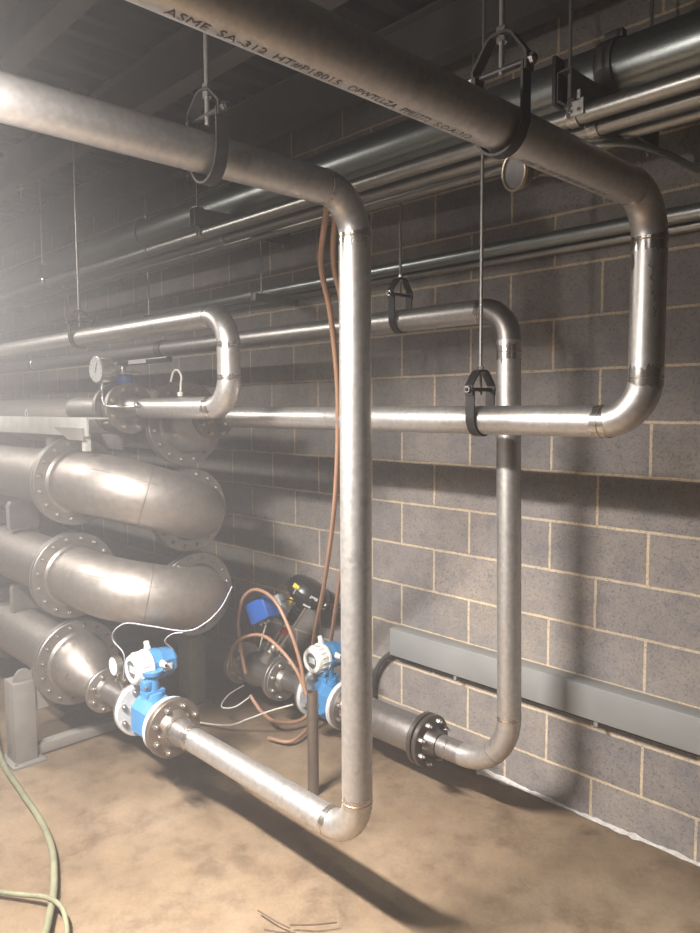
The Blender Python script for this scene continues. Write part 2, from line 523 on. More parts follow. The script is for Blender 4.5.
# cone spool between that flange and the far meter
S = thing('reducing_spool', 'short fat steel spool between the far flow meter and the black flange by the wall', 'pipe spool', (-2.1, yd, zdl))
obj('gasket', G().cyl((-1.876, yd, zdl), (-1.872, yd, zdl), .10, 40), 'gaskets', S)
flange(S, (-1.880, yd, zdl), -XA, .215, .022, .06, 8, 'flange_dark', hub=.02, hub_r=.07, br=.011)
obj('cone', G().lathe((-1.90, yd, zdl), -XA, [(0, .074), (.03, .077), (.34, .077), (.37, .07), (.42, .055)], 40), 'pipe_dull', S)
flange(S, (-2.355, yd, zdl), XA, .215, .022, .055, 8, 'flange', hub=.03, hub_r=.065)

# ---- E: pipe from the front valve up and left
E_ = thing('welded_pipe', 'short-drop steel pipe rising from the butterfly valve at upper left and running left overhead', 'pipe', (-2.31, 1.6, 1.64))
ye, xe, zeb, zet = 1.6, -2.31, 1.634, 1.985
straight(E_, (-9.9, ye, zet), (xe - RB, ye, zet), R3)
s0, e0 = elbow(E_, (xe, ye, zet), XA, -ZA, R3)
s1, e1 = elbow(E_, (xe, ye, zeb), -ZA, -XA, R3)
straight(E_, e0, s1, R3); straight(E_, e1, (-2.96, ye, zeb), R3)
band(E_, s0, XA, R3, .012); band(E_, e0, ZA, R3, .025); band(E_, s1, ZA, R3, .025); band(E_, e1, XA, R3, .06)
obj('reducer', G().lathe((-2.96, ye, zeb), -XA, [(0, R3), (.03, R3), (.10, .057), (.13, .057)], 36), 'pipe_dull', E_)
flange(E_, (-3.12, ye, zeb), XA, .235, .024, .057, 8, 'flange', hub=.03, hub_r=.07, br=.012)
obj('nipple', G().rod((-2.93, 1.556, zeb + .012), (-2.93, 1.535, zeb + .016), .012, .002, 12), 'bolt', E_)
# hooked vent tube
g = G().sweep(spline([(-2.66, 1.6, 1.685), (-2.655, 1.6, 1.73), (-2.65, 1.6, 1.765), (-2.675, 1.6, 1.79), (-2.71, 1.6, 1.785), (-2.735, 1.6, 1.745)], 6), .0045, 8)
g.rod((-2.66, 1.6, 1.682), (-2.66, 1.6, 1.70), .012, .002, 12)
obj('vent_tube', g, 'cablew', E_)

# ---- small stub beyond the valve
g = G().lathe((-3.26, ye, zeb), -XA, [(0, .057), (.40, .057), (.43, .052), (.455, .036), (.465, .012)], 36)
st = thing('capped_pipe_stub', 'short capped steel pipe stub left of the butterfly valve', 'pipe', (-3.45, ye, zeb))
obj('pipe', g, 'pipe', st)
flange(st, (-3.215, ye, zeb), -XA, .235, .024, .057, 8, 'flange', hub=.03, hub_r=.07, br=.012)

# ---- F: pipe level with the eye along the wall, far left
g = G().cyl((-9.9, 2.42, 1.60), (-4.05, 2.42, 1.60), .057, 32)
F_ = thing('wall_pipe', 'plain steel pipe along the wall at far left behind the vessel top beam', 'pipe', (-6, 2.42, 1.6))
obj('pipe', g, 'pipe', F_)
obj('cap', G().lathe((-4.05, 2.42, 1.60), XA, [(0, .057), (.02, .05), (.035, .03), (.04, .005)], 32), 'pipe', F_)

# ---- butterfly valve between E and the stub
BV = thing('butterfly_valve', 'butterfly valve with navy neck and black lever handle in the upper left pipe', 'valve', (-3.17, ye, zeb))
obj('body', G().rod((-3.214, ye, zeb), (-3.122, ye, zeb), .088, .006, 32), 'cast', BV)
for dy in (-.055, .055):
    obj('lug', G().rod((-3.205, ye + dy * 1.25, zeb - .07), (-3.13, ye + dy * 1.25, zeb - .07), .015, .002, 12), 'cast', BV)
obj('neck', G().cyl((-3.14, ye, zeb + .08), (-3.14, ye, zeb + .155), .036, 20), 'navy', BV)
obj('top_plate', G().box((-3.14, ye, zeb + .16), (.125, .085, .014), .003), 'bolt', BV)
obj('stem_cap', G().rod((-3.16, ye, zeb + .167), (-3.16, ye, zeb + .205), .016, .004, 12), 'bolt', BV)
lv = obj('lever', G().box((-2.96, ye, zeb + .205), (.44, .03, .022), .004), 'blackplastic', BV)
obj('label_strip', G().box((-2.99, ye - .0165, zeb + .206), (.16, .002, .018)), 'sticker', lv)

# ================================================================== HEAT EXCHANGER
HX = thing('heat_exchanger', 'large steel tube vessel stack with two big U-bends at left', 'heat exchanger', (-4.2, 1.65, 0))
RT = .1365
YN, YR = 1.42, 1.88
near = [1.300, .850, .430]
rear = [1.560, 1.140, .735]
XN = [-3.30, -3.36, -3.36]
XR = [-3.10, -3.08, -3.04]
def vflange(parent, x, y, z, sgn=1, od=.406, nb=16, bm='flange'):
    """pair of ring flanges with a gasket line"""
    f = G().lathe((x - .026, y, z), XA, [(0, RT), (.0, od / 2 - .004), (.004, od / 2), (.022, od / 2), (.024, od / 2 - .004), (.0245, od / 2 - .012), (.0275, od / 2 - .012), (.028, od / 2 - .004), (.03, od / 2), (.048, od / 2), (.052, od / 2 - .004), (.052, RT + .012), (.056, RT + .006), (.062, RT)], 56)
    o = obj('flange', f, 'flange', parent, .5)
    bolts(o, (x + .026, y, z), (1, 0, 0), od * .432, nb, .011, .014, bm)
    return o
for i in range(3):
    z = near[i]
    obj('vessel_tube', G().cyl((-9.5, YN, z), (XN[i], YN, z), RT, 48), 'vessel', HX)
    vflange(HX, XN[i], YN, z)
    vflange(HX, -4.28, YN, z)
    z = rear[i]
    obj('vessel_tube', G().cyl((-9.5, YR, z), (XR[i], YR, z), RT, 48), 'vessel', HX)
    vflange(HX, XR[i], YR, z)
def ubend(zn, zr, xn, xr, xb, name='u_bend'):
    a = V((xb, YN, zn)); b_ = V((xb, YR, zr)); mid = (a + b_) / 2; u = (a - mid); Rr = u.length; u.normalize()
    g = G()
    rings = []; seg = 48
    pts = [(V((xn, YN, zn)), None)]
    nrm = u.cross(XA).normalized()
    def ring(c, d):
        return [c + (d * math.cos(2 * PI * k / seg) + nrm * math.sin(2 * PI * k / seg)) * RT for k in range(seg)]
    rings.append(ring(V((xn, YN, zn)), u))
    rings.append(ring(a, u))
    for i in range(1, 24):
        t = PI * i / 24; d = u * math.cos(t) + XA * math.sin(t)
        rings.append(ring(mid + d * Rr, d))
    rings.append(ring(b_, -u)); rings.append(ring(V((xr, YR, zr)), -u))
    g.rings(rings)
    o = obj(name, g, 'vessel', HX)
    # weld seam round the apex
    ts = math.radians(62); d = u * math.cos(ts) + XA * math.sin(ts); c = mid + d * Rr; tn = (XA * math.cos(ts) - u * math.sin(ts))
    obj('seam', G().lathe(c - tn * .002, tn, [(0, RT + .0003), (.001, RT + .0016), (.003, RT + .0016), (.004, RT + .0003)], 56, False), 'flange', o)
    # longitudinal seam on the camera side
    L = [V((xn, YN, zn)) + (-YA * .93 + ZA * .37) * RT]
    L += [V((a.x - .02, YN, zn)) + (-YA * .93 + ZA * .37) * RT]
    for i in range(1, 10):
        t = PI * i / 24; d = u * math.cos(t) + XA * math.sin(t)
        L.append(mid + d * Rr + (d * .93 + nrm * (.37 if nrm.z > 0 else -.37)) * (RT + .0))
    obj('seam', G().sweep(L, .0012, 5), 'flange', o)
    return o
ubend(near[0], rear[1], XN[0], XR[1], -3.085)
ubend(near[1], rear[2], XN[1], XR[2], -3.085)
# bottom outlet cone
g = G().lathe((XN[2] + .02, YN, near[2]), XA, [(0, RT), (.05, RT)], 48, False)
cone = []
for i in range(9):
    t = i / 8; s = t * t * (3 - 2 * t)
    cone.append((XN[2] + .06 + t * .22, RT + (R3 + .012 - RT) * s, near[2] - .055 * s))
rings = []
for x, r, z in [(XN[2], RT, near[2])] + cone + [(-3.04, R3 + .012, .375)]:
    rings.append([V((x, YN + r * math.cos(2 * PI * k / 48), z + r * math.sin(2 * PI * k / 48))) for k in range(48)])
rd = obj('reducer', G().rings(rings), 'vessel', HX)
flange(HX, (-3.055, YN, .375), XA, .20, .022, R3, 8, 'flange', hub=.03, hub_r=.055)
def oncone(a, z):
    th = -PI * .62 + a / .11
    return V((-3.235 + (z - .42) * -.35, YN + math.cos(th) * -.0 - .112 * math.cos(a * 6), z))
# scribble on the cone
rnd = random.Random(3); g = G()
for (xx, ph, n) in ((-3.265, 30, 6), (-3.22, 16, 5), (-3.20, 6, 4)):
    pts = []
    for i in range(n):
        x = xx + rnd.uniform(-.018, .018); t = min(max((x - XN[2] - .06) / .22, 0), 1); s = t * t * (3 - 2 * t)
        r = RT + (R3 + .012 - RT) * s + .0012; th = math.radians(ph - i * 7 + rnd.uniform(-4, 4))
        pts.append((x, YN - math.cos(th) * r, near[2] - .055 * s + math.sin(th) * r))
    g = G(); g.sweep(spline(pts, 5), .0012, 5); obj('marker_scribble', g, 'ink', rd)
# upper outlet cone to pipe A
rings = []
for i in range(9):
    t = i / 8; s = t * t * (3 - 2 * t)
    x = XR[0] + .10 + t * .12; r = RT + (.038 - RT) * s; z = rear[0] + .035 * s
    rings.append([V((x, YR + r * math.cos(2 * PI * k / 48), z + r * math.sin(2 * PI * k / 48))) for k in range(48)])
rings.insert(0, [v - V((.10, 0, 0)) for v in rings[0]])
obj('reducer', G().rings(rings), 'vessel', HX)
flange(HX, (-2.85, YR, 1.595), -XA, .20, .022, .036, 8, 'flange_dirty', hub=.02, hub_r=.045)
# saddles between the tubes
for zz, xx in ((1.075, -4.02), (.63, -4.02), (1.075, -5.6), (.63, -5.6)):
    g = G()
    poly = [(xx, 1.35, zz - .075), (xx, 1.50, zz - .075), (xx, 1.50, zz + .05)] + [(xx, 1.425 + .075 * math.cos(a), zz + .045 + .045 * math.sin(a)) for a in [PI * k / 6 for k in range(1, 6)]] + [(xx, 1.35, zz + .05)]
    g.prism(poly, (.05, 0, 0))
    obj('saddle', g, 'greypaint', HX)
for xx in (-3.96, -5.6):
    g = G()
    poly = [(xx, 1.20 + .12 + .12 * math.cos(a), .40 + .055 * math.sin(a) - .04) for a in [PI * k / 8 for k in range(9)]]
    g.prism([(xx, 1.44, .355), ] + poly[1:-1] + [(xx, 1.20, .355)], (.02, 0, 0))
# floor frame: legs and crosspiece
for xx in (-3.47, -5.6):
    for yy in (1.192, 2.12):
        lg = obj('leg', G().box((xx, yy, .178), (.125, .10, .386), .006), 'greypaint', HX)
        obj('base_plate', G().box((xx + .005, yy, FZ + .006), (.18, .15, .012), .002), 'greypaint', lg)
        bolts(lg, (xx + .075, yy - .055, FZ + .012), (0, 0, 1), .0, 1, .008, .014)
    obj('crosspiece', G().box((xx, 1.66, .015), (.06, .83, .05), .004), 'greypaint', HX)
    sd = G()
    poly = [(xx - .045, 1.19, .372), (xx - .045, 1.64, .372), (xx - .045, 1.60, .34 + .05)] 
    poly = [V((xx - .045, 1.15, .355))] + [V((xx - .045, YN - math.cos(a) * (RT + .03) * 1.0, near[2] - math.sin(a) * (RT + .002) + .02)) for a in [PI * (k / 10) * .8 + .1 * PI for k in range(11)]] + [V((xx - .045, 1.66, .355)), V((xx - .045, 1.66, .25)), V((xx - .045, 1.15, .25))]
    pts_top = []
    for k in range(13):
        yy = 1.25 + .34 * k / 12
        d = max(RT ** 2 - (yy - YN) ** 2, 0) ** .5
        pts_top.append(V((xx - .045, yy, near[2] - d - .0)))
    sd.prism([V((xx - .045, 1.16, .36)), V((xx - .045, 1.25, .36))] + pts_top[1:-1] + [V((xx - .045, 1.59, .36)), V((xx - .045, 1.68, .36)), V((xx - .045, 1.68, .22)), V((xx - .045, 1.16, .22))], (.09, 0, 0))
    obj('cradle', sd, 'greypaint', HX)
    g = G()
    poly = [V((xx + .02, 1.20 + .045 * math.cos(a) * 1.0 + .0, .372 + .055 * math.sin(a))) for a in [PI * k / 10 for k in range(11)]]
    g.prism(poly, (.012, 0, 0)); obj('lifting_lug', g, 'greypaint', HX)
# top frame beams
bm_ = obj('top_beam', G().box((-6.20, 1.33, 1.556), (6.5, .012, .078), .002).box((-6.20, 1.375, 1.592), (6.5, .10, .008), .002), 'beampaint', HX)
obj('top_beam', G().box((-6.3, 2.02, 1.765), (6.3, .06, .05), .003), 'greypaint', HX) if False else None
g = G().prism([(-3.27, 1.322, 1.552), (-2.97, 1.322, 1.552), (-2.97, 1.322, 1.50), (-3.12, 1.322, 1.50)], (0, -.004, 0))
obj('gusset', g, 'greypaint', HX)
obj('post', G().box((-3.0, 1.345, 1.49), (.03, .03, .075), .003), 'beampaint', HX)
obj('cross_beam', G().box((-3.42, 1.66, 1.49), (.06, .62, .06), .003), 'greypaint', HX)
obj('end_plate', G().box((-3.33, 1.60, 1.475), (.30, .012, .07), .002), 'greypaint', HX)
g = G()
g.ring((-3.72, 1.37, 1.61), YA, [(-.004, .022), (-.004, .012), (.004, .012), (.004, .022)], 20)
g.box((-3.72, 1.37, 1.592), (.05, .008, .012))
obj('lifting_eye', g, 'beampaint', HX)

# spool between exchanger and near meter
SP = thing('pipe_spool', 'short flanged steel spool between the vessel outlet and the nearer flow meter', 'pipe spool', (-2.9, YN, .38))
straight(SP, (-3.03, YN, .378), (-2.775, YN, .383), R3 + .004, 'pipe_dull')
flange(SP, (-2.750, YN, .385), -XA, .215, .02, R3 + .004, 8, 'flange', hub=.02, hub_r=.055)

# ================================================================== FLOW METERS
def flowmeter(xc_, y, z, label, hx, hy, hz, xl, xr):
    T = thing('flow_meter', label, 'flow meter', (xc_, y, z), 'blue electromagnetic flow meters')
    # end flanges: white lined rings
    for s_, x_ in ((-1, xl), (1, xr)):
        a = XA * s_
        f = obj('flange', G().lathe((x_ - s_ * .024, y, z), a, [(0, .05), (0, .109), (.003, .112), (.021, .112), (.024, .109), (.024, .04)], 48), 'whiteliner', T)
        bolts(f, (x_ - s_ * .024, y, z), tuple(-a), .090, 8, .0125, .018, 'bolt')
        obj('gasket', G().cyl((x_, y, z), (x_ + s_ * .002, y, z), .07, 32), 'gaskets', f)
    # sensor body: faceted blue housing
    L = (xr - xl) * .5
    cx = (xl + xr) / 2 - .01
    prof = []
    def octo(w, h, c, x):
        return [V((x, y + dy, z + dz)) for dy, dz in ((-w, -h + c), (-w, h - c), (-w + c, h), (w - c, h), (w, h - c), (w, -h + c), (w - c, -h), (-w + c, -h))]
    w, h, c = .078, .085, .036
    g = G().rings([octo(w - .02, h - .02, c, cx - L / 2), octo(w, h, c, cx - L / 2 + .025), octo(w, h, c, cx + L / 2 - .025), octo(w - .02, h - .02, c, cx + L / 2)])
    obj('sensor_body', g, 'blue', T, .2)
    obj('flow_tube', G().cyl((xl + .02, y, z), (xr - .02, y, z), .052, 32), 'pipe_dull', T)
    # neck
    nk = G().lathe((cx, y, z + .075), ZA, [(0, .05), (.025, .042), (.03, .03), (.09, .026), (.10, .04), (.115, .043)], 20)
    nk.box((cx, y, z + .10), (.06, .085, .028), .006)
    nk.box((cx, y - .03, z + .135), (.05, .03, .04), .006)
    n_ = obj('neck', nk, 'blue', T, .4)
    for dx in (-.024, .024):
        obj('screw', G().rod((cx + dx, y - .048, z + .135), (cx + dx, y - .038, z + .135), .006, .001, 8), 'bolt', n_)
    # transmitter head, axis along Y
    hs = obj('transmitter_housing', G().lathe((hx, hy + .005, hz), YA, [(0, .058), (.0, .066), (.05, .066), (.06, .062), (.108, .058), (.12, .05), (.125, .03)], 8, True, PI / 8), 'blue', T, .3)
    obj('nameplate', G().box((hx + .0615, hy + .065, hz - .004), (.001, .05, .03)), 'sticker', hs)
    g = G().lathe((hx, hy + .008, hz), -YA, [(0, .05), (0, .071), (.012, .071), (.014, .066), (.055, .064), (.068, .058), (.072, .052), (.072, .038), (.064, .036)], 48)
    cp = obj('display_cover', g, 'white', T, .5)
    g = G()
    for k in range(18):
        t = 2 * PI * k / 18
        g.box((hx + .0652 * math.cos(t), hy - .026, hz + .0652 * math.sin(t)), (.006, .034, .006), .0015, X=(math.cos(t), 0, math.sin(t)), Y=YA, Z=(-math.sin(t), 0, math.cos(t)))
    obj('grip_rib', g, 'white', cp)
    obj('display', G().cyl((hx, hy - .0585, hz), (hx, hy - .0575, hz), .036, 32), 'lcd', cp)
    obj('screen', G().box((hx + .003, hy - .0595, hz + .002), (.040, .001, .028)), 'sticker', cp)
    # cable glands
    for p, d in (((hx + .055, hy + .045, hz + .016), V((1, 0, 0))), ((hx - .030, hy + .03, hz + .058), V((-.35, 0, 1)))):
        d = d.normalized()
        gl = obj('cable_gland', G().lathe(V(p) , d, [(0, .015), (.012, .015), (.013, .012), (.032, .012), (.036, .009)], 12), 'white', T, .5)
        obj('gland_plug', G().lathe(V(p) + d * .034, d, [(0, .0065), (.005, .0055)], 10), 'dark', gl)
    return T
flowmeter(-2.62, 1.42, .385, 'blue flow meter with white round display head in the front pipe near the floor', -2.695, 1.425, .572, -2.745, -2.492)
flowmeter(-2.46, 2.25, .262, 'blue flow meter with white round display head partly behind the central vertical pipe', -2.515, 2.235, .452, -2.585, -2.358)

# ================================================================== GAUGES
def gauge(name, label, c, d, r, stem_to, mat='bolt', depth=.03, dial=True, needle=2.2):
    c, d = V(c), V(d).normalized()
    T = thing(name, label, 'gauge', c)
    obj('case', G().lathe(c, -d, [(-.004, r * .93), (-.002, r * 1.05), (.006, r * 1.05), (.008, r), (depth, r), (depth + .004, r * .9)], 36), mat, T)
    if dial:
        u, w = perp(d)
        if w.z < 0: w = -w
        u = w.cross(d)
        dl = obj('dial', G().cyl(c + d * .0045, c + d * .0055, r * .92, 32), 'dial', T)
        g = G()
        for k in range(11):
            t = math.radians(225 - 27 * k); q = (u * math.cos(t) + w * math.sin(t))
            g.box(c + d * .0058 + q * r * .76, (r * .14, .0006, r * .03), 0, X=q, Y=d, Z=q.cross(d))
        obj('scale_marks', g, 'ink', dl)
        q = (u * math.cos(needle) + w * math.sin(needle))
        obj('needle', G().box(c + d * .0064 + q * r * .2, (r * .85, .0006, r * .06), 0, X=q, Y=d, Z=q.cross(d)), 'navy', dl)
    obj('stem', G().sweep(spline([c - d * depth * .5 - ZA * r * .9] + list(stem_to), 8), .007, 12), mat, T)
    obj('stem_nut', G().lathe(c - d * depth * .5 - ZA * (r + .012), -ZA, [(0, .012), (.016, .012)], 6), mat, T)
    return T
gauge('pressure_gauge', 'large white-faced pressure gauge on a curved tube beside the butterfly valve', (-3.165, 1.478, 1.806), V((.10, -1, -.06)), .058,
      [V((-3.165, 1.50, 1.72)), V((-3.16, 1.502, 1.685)), V((-3.11, 1.49, 1.648)), V((-3.0, 1.50, 1.64)), V((-2.94, 1.553, 1.645))], depth=.055, needle=1.1)
gauge('pressure_gauge', 'small white-faced pressure gauge behind the nearer flow meter', (-2.862, 1.37, .545), V((-.02, -1, 0)), .040,
      [V((-2.862, 1.39, .49)), V((-2.862, 1.41, .43))], depth=.024, needle=.8)
# gauge seen from behind on pipe A
c = V((-.942, 1.445, 2.158)); d = V((-.31, -.94, -.13)).normalized()
TG = thing('pressure_gauge', 'round brass-rimmed gauge hanging under the stencilled overhead pipe', 'gauge', c)
obj('case', G().lathe(c, d, [(-.012, .026), (-.010, .037), (.004, .038), (.008, .04), (.016, .04), (.017, .036), (.013, .034), (.013, .002)], 36), 'trapmat', TG)
obj('bezel', G().ring(c, d, [(.010, .0415), (.010, .038), (.018, .037), (.018, .0415)], 36), 'brass', TG)
obj('stem', G().sweep(spline([c - d * .008, c - d * .05, c + V((.05, .06, .0)), V((xa - .03, c.y + .065, zt - .02))], 6), .009, 12), 'trapmat', TG)
obj('stem_nut', G().lathe(c - d * .025, -d, [(0, .015), (.02, .015)], 6), 'brass', TG)

# ================================================================== CONTROL VALVE on the wall-side line
xv, zv = -3.00, .262
# pipes on that line
L1 = thing('flanged_pipe', 'short flanged steel pipe between the control valve and the far flow meter', 'pipe', (-2.75, yd, zv))
straight(L1, (-2.80, yd, zv), (-2.61, yd, zv), R3, 'pipe_dull')
flange(L1, (-2.832, yd, zv), XA, .218, .022, R3, 8, 'flange', hub=.02, hub_r=.056)
flange(L1, (-2.588, yd, zv), -XA, .215, .018, R3, 8, 'flange', hub=.015, hub_r=.05)
L2 = thing('flanged_pipe', 'steel pipe near the floor leaving the control valve to the left behind the vessels', 'pipe', (-5, yd, zv))
straight(L2, (-9.9, yd, zv), (-3.20, yd, zv), R3 + .008, 'pipe_dull')
flange(L2, (-3.178, yd, zv), -XA, .22, .022, R3 + .008, 8, 'flange_dirty', hub=.02, hub_r=.06)
CV = thing('control_valve', 'globe control valve with tilted black diaphragm actuator and deep blue positioner box by the wall', 'valve', (xv, yd, zv))
for s_, x_ in ((1, -2.834), (-1, -3.175)):
    f = obj('flange', G().lathe((x_, yd, zv), XA * -s_, [(0, .04), (0, .108), (.003, .111), (.021, .111), (.024, .108), (.024, .06), (.05, .055)], 44), 'cast', CV)
    bolts(f, (x_ - s_ * .024, yd, zv), (-s_, 0, 0), .08, 8, .0105, .018)
g = G().lathe((-3.16, yd, zv), XA, [(0, .05), (.03, .058), (.07, .078), (.11, .09), (.15, .09), (.20, .075), (.25, .06), (.31, .052)], 36)
body = obj('body', g, 'cast', CV)
base = V((-2.99, yd, zv + .02))
top = V((-2.83, 2.455, .70)); ax = (top - base).normalized()
ax = V((.40, .42, .95)).normalized()
u1, w1 = perp(ax)
def P(t, a=0, b_=0): return base + ax * t + u1 * a + w1 * b_
obj('bonnet', G().lathe(P(.04), ax, [(0, .062), (.05, .058), (.052, .07), (.068, .07), (.07, .045), (.10, .038)], 24), 'cast', CV)
bf = obj('bonnet_flange', G().lathe(P(.112), ax, [(0, .05), (.012, .05)], 24), 'cast', CV)
for k in range(4):
    t = PI / 4 + PI / 2 * k
    obj('stud', G().rod(P(.10, .058 * math.cos(t), .058 * math.sin(t)), P(.145, .058 * math.cos(t), .058 * math.sin(t)), .008, .002, 10), 'bolt', bf)
for a, b_ in ((.042, .02), (-.042, -.02)):
    obj('yoke_rod', G().rod(P(.12, a, b_), P(.40, a * 1.25, b_ * 1.25), .007, .001, 12), 'bolt', CV)
obj('stem', G().rod(P(.12), P(.40), .006, .001, 12), 'bolt', CV)
obj('stem_clamp', G().rod(P(.205), P(.235), .024, .004, 16), 'red', CV)
obj('spring_bellows', G().lathe(P(.27), ax, [(0, .018)] + [(.006 + .012 * k, .032 if k % 2 else .023) for k in range(10)] + [(.128, .02)], 24), 'blackplastic', CV)
act = obj('actuator', G().lathe(P(.395), ax, [(0, .04), (.004, .06), (.014, .082), (.04, .112), (.055, .118), (.057, .130), (.071, .130), (.073, .119), (.09, .116), (.115, .100), (.128, .07), (.134, .02)], 44), 'blackplastic', CV, .4)
for k in range(8):
    t = 2 * PI * k / 8 + .2
    q = (u1 * math.cos(t) + w1 * math.sin(t))
    obj('rim_bolt', G().rod(P(.395 + .048) + q * .124, P(.395 + .082) + q * .124, .008, .001, 8), 'bolt' if k % 2 else 'blackplastic', act)
vd = -(top.normalized()); toc = (V((0, 0, 1.634)) - P(.36)); toc = (toc - ax * toc.dot(ax)).normalized(); sd_ = toc.cross(ax)
for (h_, s_, m_, w_, t_) in ((.478, -.35, 'sticker', .042, .016), (.425, -.30, 'sticker', .042, .014), (.478, .6, 'yellow', .04, .026)):
    q = (toc * math.cos(s_) + sd_ * math.sin(s_)).normalized()
    rr = .1185 if h_ > .45 else .101
    obj('label_plate', G().box(P(h_) + q * rr, (w_, .003, t_), 0, X=q.cross(ax), Y=q, Z=ax), m_, act)
obj('lifting_ring', G().ring(P(.46) - sd_ * .142 + toc * .01, toc, [(-.006, .018), (-.006, .009), (.006, .009), (.006, .018)], 16), 'blackplastic', act)
obj('fitting', G().rod(P(.36) + sd_ * .055 + toc * .02, P(.40) + sd_ * .055 + toc * .02, .011, .002, 8), 'yellow', act)
# positioner box
pc = V((-2.875, 2.17, .625)); X_ = V((.80, .28, .48)).normalized(); Z_ = V((-.42, .05, .9)); Z_ = (Z_ - X_ * Z_.dot(X_)).normalized(); Y_ = Z_.cross(X_)
ps = obj('positioner', G().box(pc, (.125, .11, .115), .012, X_, Y_, Z_), 'deepblue', CV)
obj('housing_base', G().box(pc + Y_ * .065 + X_ * .03, (.11, .05, .10), .008, X_, Y_, Z_), 'trunk', ps)
obj('lid_sticker', G().box(pc + Z_ * .0585 + X_ * .01, (.04, .03, .001), 0, X_, Y_, Z_), 'sticker', ps)
for k in (-1, 0, 1):
    obj('port', G().rod(pc - Z_ * .052 + X_ * .025 * k - Y_ * .02, pc - Z_ * .072 + X_ * .025 * k - Y_ * .02, .007, .001, 8), 'bolt', ps)
obj('bracket', G().box(P(.25) * .5 + (pc + Y_ * .08) * .5, (.10, .02, .03), .003, (P(.25) - pc).normalized(), Y_, Z_), 'cast', CV)
obj('drop_tube', G().rod(pc - Z_ * .06, (-2.93, 2.18, .40), .004, .0, 8), 'cablew', CV)
obj('lead', G().sweep(spline([pc + X_ * .06 + Y_ * .05, pc + X_ * .10 + Y_ * .08 + ZA * .01, P(.40) - sd_ * .03], 6), .004, 8), 'rubber', CV)
obj('drain_loop', G().sweep(spline([(-3.09, 2.20, .17), (-3.12, 2.12, .13), (-3.08, 2.05, .10), (-2.99, 2.07, .12), (-2.95, 2.15, .17)], 8), .004, 8), 'cablew', CV)

# steel stand pipe
SPx, SPy = -2.267, 1.965
g = G().ring((SPx, SPy, 0), ZA, [(FZ, .0242), (FZ, .020), (.435, .020), (.435, .0242)], 28)
o = obj('stand_pipe', g, M['flange_dirty'] if False else 'flange_dirty'); tag(o, 'open-topped short brown steel pipe standing upright before the far flow meter', 'pipe stand')

# ================================================================== HOSES AND CABLES
def hose(name, label, cat, pts, r, mat, group=None, n=10):
    o = obj(name, G().sweep(spline(pts, n), r, 12), mat)
    return tag(o, label, cat, group)
hose('air_hose', 'brown air hose hanging left of the central pipe, reaching the far meter on its left', 'hose',
     [(-1.50, 1.36, 2.262), (-1.571, 1.44, 2.253), (-1.648, 1.5, 2.206), (-1.784, 1.6, 2.092), (-1.847, 1.7, 1.937), (-1.943, 1.82, 1.66), (-2.103, 1.95, 1.268), (-2.388, 2.15, 0.863), (-2.727, 2.37, 0.433), (-2.764, 2.42, 0.174), (-2.768, 2.34, 0.047), (-2.805, 2.2, 0.058), (-2.856, 2.14, 0.112), (-2.928, 2.12, 0.185)], .0095, 'hose')
hose('air_hose', 'brown air hose curving behind the central pipe and reappearing lower down right of its neighbour', 'hose',
     [(-1.49, 1.38, 2.235), (-1.551, 1.45, 2.225), (-1.63, 1.52, 2.205), (-1.745, 1.62, 2.091), (-1.80, 1.72, 1.929), (-1.891, 1.84, 1.588), (-2.069, 2.0, 1.186), (-2.238, 2.12, 0.981), (-2.602, 2.38, 0.485), (-2.72, 2.45, 0.178), (-2.717, 2.35, 0.039), (-2.671, 2.18, 0.011), (-2.784, 2.12, 0.008)], .0095, 'hose')
hose('air_hose', 'brown hose arching over the blue positioner box of the control valve', 'hose',
     [(-2.935, 2.10, .30), (-2.965, 2.09, .45), (-2.96, 2.08, .58), (-2.90, 2.07, .70), (-2.78, 2.06, .765), (-2.64, 2.06, .74), (-2.53, 2.06, .62), (-2.47, 2.07, .48), (-2.46, 2.09, .34)], .0085, 'hose')
hose('air_hose', 'brown hose bowing low across the front of the control valve body', 'hose',
     [(-3.06, 2.10, .30), (-3.02, 2.08, .41), (-2.90, 2.06, .50), (-2.74, 2.06, .55), (-2.60, 2.06, .515), (-2.50, 2.07, .44), (-2.45, 2.09, .33)], .0085, 'hose')
hose('signal_cable', 'pale thin cable drooping to the floor left of the far flow meter', 'cable',
     [(-3.30, 1.92, .012), (-3.16, 1.985, .008), (-3.00, 2.04, .03), (-2.88, 2.07, .09), (-2.74, 2.10, .165), (-2.60, 2.13, .23)], .0045, 'cablew')
hose('clear_tube', 'thin pale tube looping from behind the small gauge to under the lower U-bend', 'tube',
     [(-2.80, 1.38, .50), (-2.748, 1.36, .624), (-2.801, 1.34, .679), (-2.759, 1.33, .733), (-2.715, 1.36, .764), (-2.635, 1.42, .757), (-2.502, 1.5, .748), (-2.44, 1.55, .78), (-2.425, 1.62, .834), (-2.46, 1.70, .90)], .0029, 'clear')
hose('clear_tube', 'short pale tube branching left under the lower U-bend', 'tube',
     [(-2.60, 1.50, .65), (-2.59, 1.46, .696), (-2.551, 1.47, .731), (-2.502, 1.49, .744)], .0027, 'clear')
hose('garden_hose', 'dusty green hose curving along the floor at lower left', 'hose',
     [(-4.25, 1.30, .012), (-3.53, 1.11, .012), (-3.14, 1.061, .012), (-2.845, 1.033, .012), (-2.614, .988, .012), (-2.411, .913, .012), (-2.276, .845, .012), (-2.165, .775, .012), (-2.0, .62, .012), (-1.8, .5, .012)], .0125, 'greenhose')
hose('garden_hose', 'thinner dusty green hose crossing over at the lower left corner', 'hose',
     [(-2.75, .55, .009), (-2.60, .70, .009), (-2.521, .755, .009), (-2.439, .81, .012), (-2.345, .86, .025), (-2.255, .872, .034), (-2.19, .862, .02), (-2.126, .834, .009), (-2.0, .74, .009), (-1.9, .62, .009)], .008, 'greenhose')
